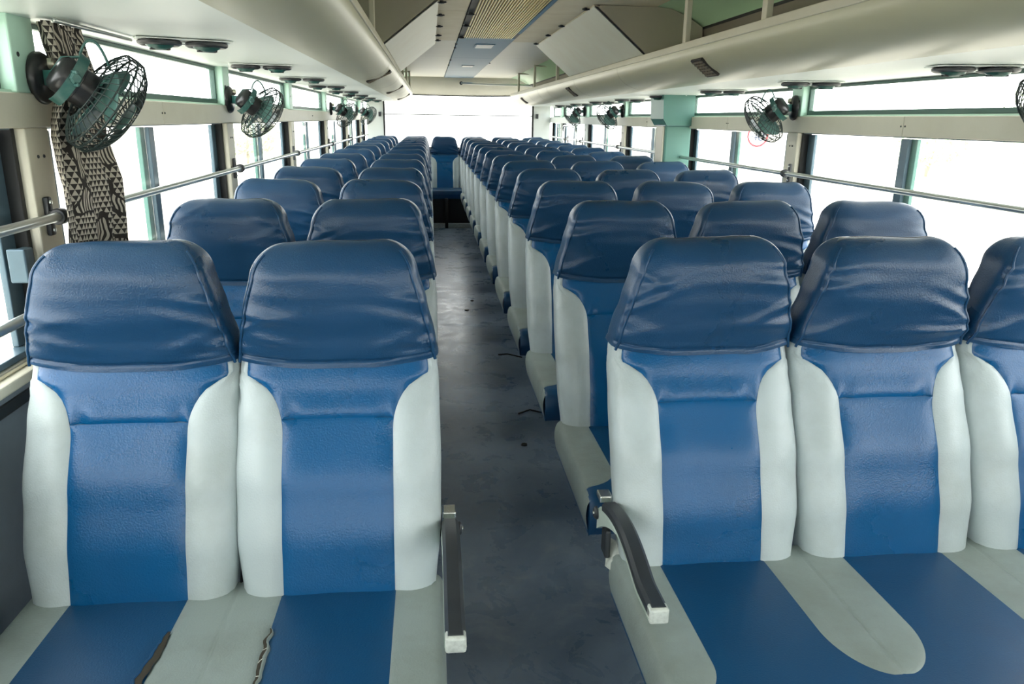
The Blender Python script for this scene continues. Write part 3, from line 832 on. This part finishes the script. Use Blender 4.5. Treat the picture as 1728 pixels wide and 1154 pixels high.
def backrest(parent, x, variant, lean, yawz, cover=None):
    b = link('backrest', MESH['back_shell'], parent); b.location = (x, 0, 0)
    piv = Matrix.Translation((x, -.10, .42)) @ Matrix.Rotation(lean, 4, 'X') @ Matrix.Rotation(yawz, 4, 'Z') @ Matrix.Translation((0, .10, -.42))
    b.matrix_local = piv
    link('headrest_cover', cover or MESH['headrest_cover_%d' % variant], b)
    link('upper_panel', MESH['upper_panel'], b); link('center_panel', MESH['center_panel'], b)
    tag(link('bolster', MESH['bolster_l'], b), 'grey vinyl side bolster'); tag(link('bolster', MESH['bolster_r'], b), 'grey vinyl side bolster')
    return b
def leg_mesh():
    mb = MB().box((-.02, -.50, .0), (.02, -.14, .02), .004).box((-.018, -.34, .018), (.018, -.28, .36), .006).box((-.02, -.56, .345), (.02, -.12, .365), .004)
    return mb
M_('leg', leg_mesh, 'steel_dark', False)
def unit_meshes(key, W, n):
    M_('cushion_'+key, lambda: make_cushion(W, n), 'blue_seat', True, R(60))
    for i in range(1, n): M_('stripe_%s_%d' % (key, i), lambda i=i: strip_between(W*i/n+(-.002 if key == 'l' else 0), W, n), 'grey_worn', True, None)
    M_('end_%s_a' % key, lambda: strip_end(W, n, False), 'grey_worn', True, R(60)); M_('end_%s_b' % key, lambda: strip_end(W, n, True), 'grey_worn', True, R(60))
unit_meshes('l', 2*WL, 2); unit_meshes('r', 3*WR, 3)
UNITS = {}
def seat_unit(key, x0, d, row, n, W, label, group):
    e = empty('bench_seat' if n == 2 else 'triple_bench_seat', (x0, d, 0)); tag(e, label, 'seat', group)
    c = link('cushion', MESH['cushion_'+key], e)
    for i in range(1, n): tag(link('stripe', MESH['stripe_%s_%d' % (key, i)], c), 'worn grey vinyl stripe')
    tag(link('end_stripe', MESH['end_%s_a' % key], c), 'grey vinyl end panel'); tag(link('end_stripe', MESH['end_%s_b' % key], c), 'grey vinyl end panel')
    rr = random.Random(row*7+n)
    for i in range(n):
        v = rr.randrange(5); cov = None
        if n == 2 and row == 2 and i == 1: cov = scuff
        backrest(e, W/n*(i+.5), v, R(rr.uniform(-1.2, .8)) if row else R(0), R(rr.uniform(-1.3, 1.3)) if row else 0, cov)
    for lx in (.24, W-.24):
        l = link('leg', MESH['leg'], e); l.location = (lx, 0, 0)
    return e
ROWS = 12
for i in range(ROWS):
    d = D0+PITCH_ROW*i
    dl = DL1 if i == 0 else d
    rowname = ('front', 'second', 'third', 'fourth', 'fifth', 'sixth', 'seventh', 'eighth', 'ninth', 'tenth', 'eleventh', 'twelfth')[i]
    el = seat_unit('l', SXL-2*WL, dl, i, 2, 2*WL, ('blue and grey two-seat bus bench with torn cushion seams, front row left of aisle' if i == 0 else 'blue and grey two-seat bus bench left of aisle, %s row from the front' % rowname), 'two-seat benches left of the aisle')
    er = seat_unit('r', SXR, d, i, 3, 3*WR, ('blue and grey three-seat bus bench with black armrest, front row right of aisle' if i == 0 else 'blue and grey three-seat bus bench right of aisle, %s row from the front' % rowname), 'three-seat benches right of the aisle')
    if i == 0:
        a = make_armrest(1); a.parent = el; a.location = (2*WL+.020, -.04, -.018)
        a2 = copy_tree(a, er); a2.location = (-.012, -.04, -.018)
        # loose white lining hanging out under the right armrest
        lin = [(-.030, -.075, .475), (-.020, -.040, .510), (.004, -.085, .515), (.012, -.150, .480), (.002, -.190, .450), (-.016, -.150, .437), (-.040, -.105, .440)]
        cc = (-.024, -.115, .474); lin = [(.010+x*.62, -.10+(y+.115)*.62, .452+(z-.474)*.62) for x, y, z in lin]; cc = (-.004, -.10, .452)
        MB().add([cc]+lin+[(x+.004, y+.003, z+.001) for x, y, z in [cc]+lin], [(0, k, k % 7+1) for k in range(1, 8)]+[(8, 8+k % 7+1, 8+k) for k in range(1, 8)]+[(k, 8+k, 8+k % 7+1, k % 7+1) for k in range(1, 8)]).build('loose_lining', 'bracket_white', er)
        # torn seams on the left cushion: foam showing between the stripe and the blue panel
        cu = [c for c in el.children if c.name.startswith('cushion')][0]
        W = 2*WL
        for (p0, p1, wdt, nm) in (((.300, -.255), (.288, -.44), .009, 1), ((.476, -.26), (.480, -.42), .005, 2)):
            rows = []; fl2 = []
            for j in range(25):
                t = j/24; x = p0[0]+(p1[0]-p0[0])*t+.006*noise.noise(Vector((t*7, nm*9, 0))); y = p0[1]+(p1[1]-p0[1])*t
                hw = wdt*sqrt(max(0, sin(pi*(.04+.92*t)))); z = cush_top(x, y, W, 2)
                rows.append([(x-hw, y, z+.004), (x-hw*.4, y, z+.0048), (x+hw*.4, y, z+.0048), (x+hw, y, z+.004)])
                jag = .004*noise.noise(Vector((t*31, nm, 2)))
                s2 = -1 if nm == 1 else 1
                fl2.append([(x+s2*hw*1.3, y, z+.0005), (x+s2*hw*1.0, y, z+.005+jag*.5), (x+s2*hw*.6, y, z+.0065+jag*.5), (x+s2*(hw*(.35)+jag*.6), y, z+.0055)])
            MB().grid(rows).build('torn_foam', 'foam', cu, True)
            MB().grid(fl2).grid([[(x, y, z-.0012) for x, y, z in r] for r in fl2]).build('torn_flap', 'blue_seat' if nm == 1 else 'grey_worn', cu, True)
            th = MB()
            for j in range(3):
                t = .4+.4*j/2; r_ = rows[int(t*24)]; a0 = Vector(r_[3 if nm == 1 else 0]); a1 = Vector(r_[1 if nm == 1 else 2])
                th.tube([a0, (a0+a1)/2+Vector((0, random.uniform(-.006, .004), .004)), a1+Vector((0, random.uniform(-.01, .01), .003))], .0006, 5)
            if nm == 2: th.build('loose_thread', 'thread', cu)
# last row: one bench across the bus with six backs
dB = D0+PITCH_ROW*12
back = empty('rear_bench', (SXL-2*WL, dB, 0)); tag(back, 'six-seat rear bench across the bus below the back window', 'seat')
WB = (SXR+3*WR)-(SXL-2*WL)
cb = make_cushion(WB, 6).build('cushion', 'blue_seat', back, True, R(60))
for xx in (WL, 3*WL-.015+0*WL, ):
    pass
xsb = [WL*.5, WL*1.5, 2*WL+(SXR-SXL)/2]+[SXR-SXL+2*WL+WR*(i+.5) for i in range(3)]
for j, x in enumerate(xsb):
    backrest(back, x, j % 5, 0, 0)
for x in (WL, 2*WL, SXR-SXL+2*WL, SXR-SXL+2*WL+WR, SXR-SXL+2*WL+2*WR):
    if abs(x-2*WL) < .01 or abs(x-(SXR-SXL+2*WL)) < .01: continue
    tag(strip_between(x, WB, 6).build('stripe', 'grey_worn', cb, True), 'worn grey vinyl stripe')
kb = MB().box((0, -.58, .03), (WB, -.56, .37)).build('kick_board', 'kick_dark', back)
MB().box((0, -.66, 0), (WB, -.57, .055), .003).build('kick_strip', 'bracket_white', kb)
for x in (2*WL+.19, .3, 1.7): MB().box((x-.02, -.67, 0), (x+.02, -.575, .37), .003).build('kick_post', 'kick_dark', kb)

# ------------------------------------------------------------------ wall fans
def make_fan(s):
    """origin: centre of wall plate; s=+1 blows into the bus towards +x"""
    e = empty('wall_fan')
    a = Vector((s*.65, .475, -.59)).normalized()
    Mo = Vector((s*.088, -.060, -.011)); G = Mo+a*.064
    zq = a.to_track_quat('Z', 'Y').to_matrix().to_4x4()
    FM = Matrix.Translation(G) @ zq
    Rg = .113
    # wall plate, arm
    PL = Matrix.Rotation(s*pi/2, 4, 'Y')
    MB().lathe([(.054, -.010), (.055, -.002), (.050, .006), (.036, .012), (.012, .012)], 28, PL).build('wall_plate', 'fan_black', e, True, SM)
    MB().lathe([(.012, .0), (.012, .02), (.008, .024)], 12, Matrix.Translation((0, .01, .03)) @ PL).build('plate_screw', 'alu', e, True, SM)
    d = Mo-Vector((s*.01, 0, 0)); ln = d.length
    side_v = a.cross(Vector((0, 0, 1))).normalized()
    if side_v.y > 0: side_v = -side_v
    piv = Mo+side_v*.046-a*.012
    ar = MB(); 
    p0 = Vector((s*.008, -.02, 0)); 
    q = (piv-p0); L_ = q.length; qd = q.normalized(); upv = Vector((0, 0, 1)); yv = upv.cross(qd).normalized(); uv = qd.cross(yv)
    AM = Matrix((qd, yv, uv)).transposed().to_4x4(); AM.translation = p0
    arm = MB().box((0, -.003, -.016), (L_+.012, .003, .016), .002, AM).build('arm', 'fan_green', e)
    MB().lathe([(.012, 0), (.012, .006), (.009, .010), (.002, .010)], 6, Matrix.Translation(piv+side_v*.003) @ side_v.to_track_quat('Z', 'Y').to_matrix().to_4x4()).build('pivot_bolt', 'fan_green', e)
    # yoke strap bowed round the back of the motor
    u1 = side_v; u2 = a.cross(u1).normalized()
    rows = []
    for i in range(25):
        t = -pi*.5+pi*i/24
        c0 = Mo+u2*sin(t)*.056-a*(.012+.030*cos(t)*0)+u1*(.046*cos(t)*.9); rr = []
        for k2 in (-1, 1):
            for tt in (0, .003): rr.append(c0+a*k2*.011+(c0-Mo).normalized()*tt)
        rows.append([rr[0], rr[1], rr[3], rr[2]])
    MB().grid(rows, True, True).build('yoke', 'fan_green', e, True, SM)
    mm = Matrix.Translation(Mo) @ zq
    mo = MB().lathe([(.010, -.044), (.030, -.043), (.038, -.036), (.040, -.028), (.040, -.003), (.0415, -.002), (.0415, .003), (.040, .004), (.040, .036), (.034, .041), (.01, .042)], 28, mm).build('motor', 'fan_black', e, True, SM)
    for k2 in range(3):
        t = k2*2*pi/3+.5
        p = mm @ Vector((.038*cos(t), .038*sin(t), .034)); p2 = FM @ Vector((.075*cos(t), .075*sin(t), -.030))
        MB().tube([p, p2], .0028, 6).build('strut', 'fan_green', e)
    # blades
    hub = MB().lathe([(.008, -.03), (.022, -.022), (.024, .008), (.018, .016), (.004, .020)], 20, FM).build('hub', 'blade', e, True, SM)
    for k2 in range(3):
        rows = []; b0 = k2*2*pi/3+.9
        for i in range(11):
            r = .018+(.096-.018)*i/10; half = (.018+.035*sin(pi*(i/10*.62+.12)))*(1 if i < 10 else .8); row = []
            for j in range(9):
                c = (j/8*2-1)*half; an = b0+c/max(r, .03); row.append(FM @ Vector((r*cos(an), r*sin(an), c*.42-.004)))
            rows.append(row)
        bl = MB().grid(rows).build('blade', 'blade', e, True)
        md = bl.modifiers.new('thick', 'SOLIDIFY'); md.thickness = .0016
    # guard: rings and radial wires, front and back basket
    g = MB()
    def zprof(t, front): # t 0 centre..1 rim
        return (.056-.036*t**4) if front else (-.044+.030*t**3)
    for r, z, rad in ((Rg, .003, .0026), (Rg-.002, -.014, .002), (Rg-.002, .020, .002)):
        g.tube([FM @ Vector((r*cos(2*pi*i/44), r*sin(2*pi*i/44), z)) for i in range(44)], rad, 6, True)
    for t in (.28, .62): g.tube([FM @ Vector((Rg*t*cos(2*pi*i/32), Rg*t*sin(2*pi*i/32), zprof(t, True))) for i in range(32)], .0013, 5, True)
    for t in (.58, .8): g.tube([FM @ Vector((Rg*t*cos(2*pi*i/32), Rg*t*sin(2*pi*i/32), zprof(t, False))) for i in range(32)], .0014, 5, True)
    NW = 40
    for i in range(NW):
        an = 2*pi*i/NW; tw = .35
        pts = []
        for j in range(5): t = .28+(1-.28)*j/4; pts.append(FM @ Vector((Rg*t*cos(an+tw*t), Rg*t*sin(an+tw*t), zprof(t, True))))
        pts.append(FM @ Vector((Rg*1.012*cos(an+tw), Rg*1.012*sin(an+tw), .006)))
        for j in range(4): t = 1-(1-.58)*j/3; pts.append(FM @ Vector((Rg*t*cos(an+tw), Rg*t*sin(an+tw), zprof(t, False))))
        g.tube(pts, .0014, 4, False, False)
    gb = g.build('guard', 'guard_wire', e, True)
    MB().lathe([(.034, .050), (.034, .053), (.006, .055)], 20, FM).build('guard_badge', 'blade', e, True, SM)
    # cable
    top = Mo+Vector((0, 0, .05)); 
    cab = []
    for i in range(21):
        t = i/20; ang = t*pi*1.25
        cab.append(Mo+u2*0+Vector((s*(.02+.045*t-.008*cos(ang)), .01, .052+.034*sin(ang))))
    MB().tube([Mo+Vector((-s*.045, 0, .02)), Mo+Vector((-s*.02, 0, .05))]+cab, .003, 6).build('cable', 'fan_green', e, True)
    return e
fanL = make_fan(1); fanR = make_fan(-1)
spots = [('l', 1.842, 1.421, 'green wall fan in front of the patterned curtain', 0), ('l', 3.46, 1.412, 'green wall fan on second left window post, next behind the curtain', 0),
         ('l', 6.9, 1.415, 'green wall fan far back on the left, third from the curtain', 0), ('l', 9.3, 1.415, 'rearmost green wall fan on the left side', 0),
         ('r', 1.82, 1.425, 'green wall fan cut off by the right edge of the picture', 0), ('r', 3.47, 1.417, 'green wall fan on right window post in front of the speed sign', -10),
         ('r', 6.70, 1.43, 'green wall fan on right window post just behind the duct pillar', -4), ('r', 8.38, 1.44, 'rearmost green wall fan above the handrail loop on the right', 0)]
seen = set()
for k, y, z, lab, rz in spots:
    src = fanL if k == 'l' else fanR
    o = src if k not in seen else copy_tree(src); seen.add(k)
    o.location = (XL+.011 if k == 'l' else XR-.011, y, z); o.rotation_euler.z = R(rz)
    tag(o, lab, 'fan', 'wall fans')

# ------------------------------------------------------------------ curtain
def curtain():
    rows = []; uvs = []
    NX, NZ = 60, 70
    z0, z1 = .90, 1.535
    for i in range(NZ+1):
        t = i/NZ; z = z1+(z0-z1)*t; row = []
        y0 = lerp_tab([(.9, 1.70), (1.2, 1.715), (1.32, 1.785), (1.42, 1.855), (1.5, 1.82), (1.54, 1.81)], z); wd = lerp_tab([(.9, .34), (1.2, .33), (1.32, .29), (1.42, .20), (1.54, .18)], z)
        for j in range(NX+1):
            u = j/NX
            amp = .022*(1-.25*t)
            f = amp*sin(u*2*pi*3.6+.6*sin(t*5)+.3)+.006*sin(u*2*pi*8+t*3)
            row.append((XL+.030+.034*min(1, max(0, (1.30-z)/.10))+f*.7+.004*t, y0+wd*u+.006*sin(u*20+t*4), z))
        rows.append(row)
    mb = MB().grid(rows)
    me = mb.mesh('curtain_cloth', 'curtain', True)
    uv = me.uv_layers.new(name='UVMap')
    n = NX+1
    for lo in me.loops:
        i, j = divmod(lo.vertex_index, n); uv.data[lo.index].uv = (j/NX*.46, (1-i/NZ)*(z1-z0))
    cu = empty('curtain', (XL+.078, 1.9, z0)); tag(cu, 'black and white patterned curtain bunched at the left window post', 'curtain')
    c = link('cloth', me, cu); c.matrix_local = Matrix.Translation(-Vector(cu.location))
    md = c.modifiers.new('thick', 'SOLIDIFY'); md.thickness = .0015
    r = MB().tube([(0, 0, 0), (0, .42, 0)], .005, 8).build('curtain_wire', 'rail_metal', cu, True); r.location = (-.002, -.12, .632)
curtain()

# ------------------------------------------------------------------ small things on the floor
for i, (pts, lab) in enumerate(((((.40, 3.38, .004), (.46, 3.42, .006), (.53, 3.37, .004), (.58, 3.41, .004)), 'short black wire end on the floor beside second right bench'),
                                (((.385, 4.33, .004), (.44, 4.34, .005), (.52, 4.27, .004)), 'short black wire end on the floor beside third right bench'))):
    tag(MB().tube(pts, .004, 6).build('loose_wire', 'rubber', None, True), lab, 'wire')
for i, (x, y, lab) in enumerate(((.385, 3.02, 'dark scrap of litter on the aisle floor nearest the camera'), (.25, 5.45, 'small dark speck on the aisle floor near the worn patch'), (.305, 5.75, 'small dark speck on the aisle floor beside the right benches'))):
    mb = MB(); pts = []
    for j in range(9): a = 2*pi*j/9; pts.append((x+(.012+.006*random.random())*cos(a), y+(.012+.006*random.random())*sin(a)))
    mb.add([(px, py, .0005) for px, py in pts]+[(px, py, .003+.003*random.random()) for px, py in pts], [tuple(range(9)), tuple(range(9, 18))]+[(j, (j+1) % 9, 9+(j+1) % 9, 9+j) for j in range(9)])
    tag(mb.build('litter_scrap', 'rubber'), lab, 'litter')

# ------------------------------------------------------------------ outside: pale ground, speed sign, a few trees
gz = -1.0
struct(MB().add([(-160, -160, gz), (170, -160, gz), (170, 240, gz), (-160, 240, gz)], [(0, 1, 2, 3)]).build('ground', 'ground'), 'pale bright ground outside the bus', 'ground')
sg = empty('road_sign', (9.40, 21.96, gz)); tag(sg, 'round red-rimmed speed limit sign reading 40 outside right window', 'sign')
face = math.atan2(-9.40, 21.96)*0
MS = Matrix.Translation((0, 0, 1.99)) @ Matrix.Rotation(pi/2, 4, 'X')
MB().lathe([(.32, -.01), (.32, 0), (.05, 0)], 40, MS).build('plate', 'sign_white', sg)
ring_ = MB().grid([[MS @ Vector((r*cos(2*pi*j/48), r*sin(2*pi*j/48), z)) for j in range(48)] for r, z in ((.315, .001), (.315, .006), (.262, .006), (.262, .001))], True).build('red_rim', 'sign_red', sg)
def digit_poly(segs, x):
    mb = MB()
    for a in segs: mb.tube([MS @ Vector((x+p[0], p[1], .004)) for p in a], .022, 6)
    return mb
digit_poly([[(.06, -.13), (.06, .13), (-.07, -.05), (.10, -.05)]], -.11).build('digit', 'sign_grey', sg)
digit_poly([[(.075*cos(2*pi*i/20), .13*sin(2*pi*i/20)) for i in range(21)]], .10).build('digit', 'sign_grey', sg)
MB().lathe([(.03, 0), (.03, 2.4)], 12, Matrix.Translation((0, .05, 0))).build('pole', 'post_grey', sg)

def shrub(x, y, h, r, lab, seed):
    e = empty('shrub', (x, y, gz)); tag(e, lab, 'shrub', 'shrubs outside the bus')
    rnd = random.Random(seed); mb = MB(); st = MB()
    for i in range(7):
        a = rnd.uniform(0, 2*pi); rr = r*rnd.uniform(.2, .7); top = (rr*cos(a), rr*sin(a), h*rnd.uniform(.6, .9))
        st.tube([(0, 0, 0), (top[0]*.3, top[1]*.3, top[2]*.5), top], [.06, .04, .015], 6)
    st.build('stem', 'bark', e, True)
    for i in range(900):
        u = Vector((rnd.gauss(0, 1), rnd.gauss(0, 1), rnd.gauss(0, 1))).normalized()*rnd.uniform(.55, 1)**.5
        c = Vector((u.x*r, u.y*r, h*.58+u.z*h*.42))*1.0
        n = Vector((rnd.gauss(0, 1), rnd.gauss(0, 1), rnd.gauss(0, 1))).normalized(); t = n.orthogonal().normalized(); b = n.cross(t); L_ = rnd.uniform(.10, .2)
        mb.add([c-t*L_, c+b*L_*.4, c+t*L_, c-b*L_*.4], [(0, 1, 2, 3)])
    f = mb.build('foliage', 'leaf', e); tag(f, kind='stuff')
shrub(23.5, 35, 2.6, 1.7, 'pale leafy shrub outside the nearest right window, left of the sash bars', 1)
shrub(29.5, 35, 2.7, 2.0, 'pale leafy shrub outside the nearest right window, right of the sash bars', 2)
shrub(37.5, 46, 5.0, 2.4, 'tall pale shrub seen through the nearest right upper window', 3)
shrub(-9.0, 40, 2.4, 1.6, 'pale leafy shrub outside the left windows beyond the second fan', 4)
print('objects', len(bpy.data.objects))
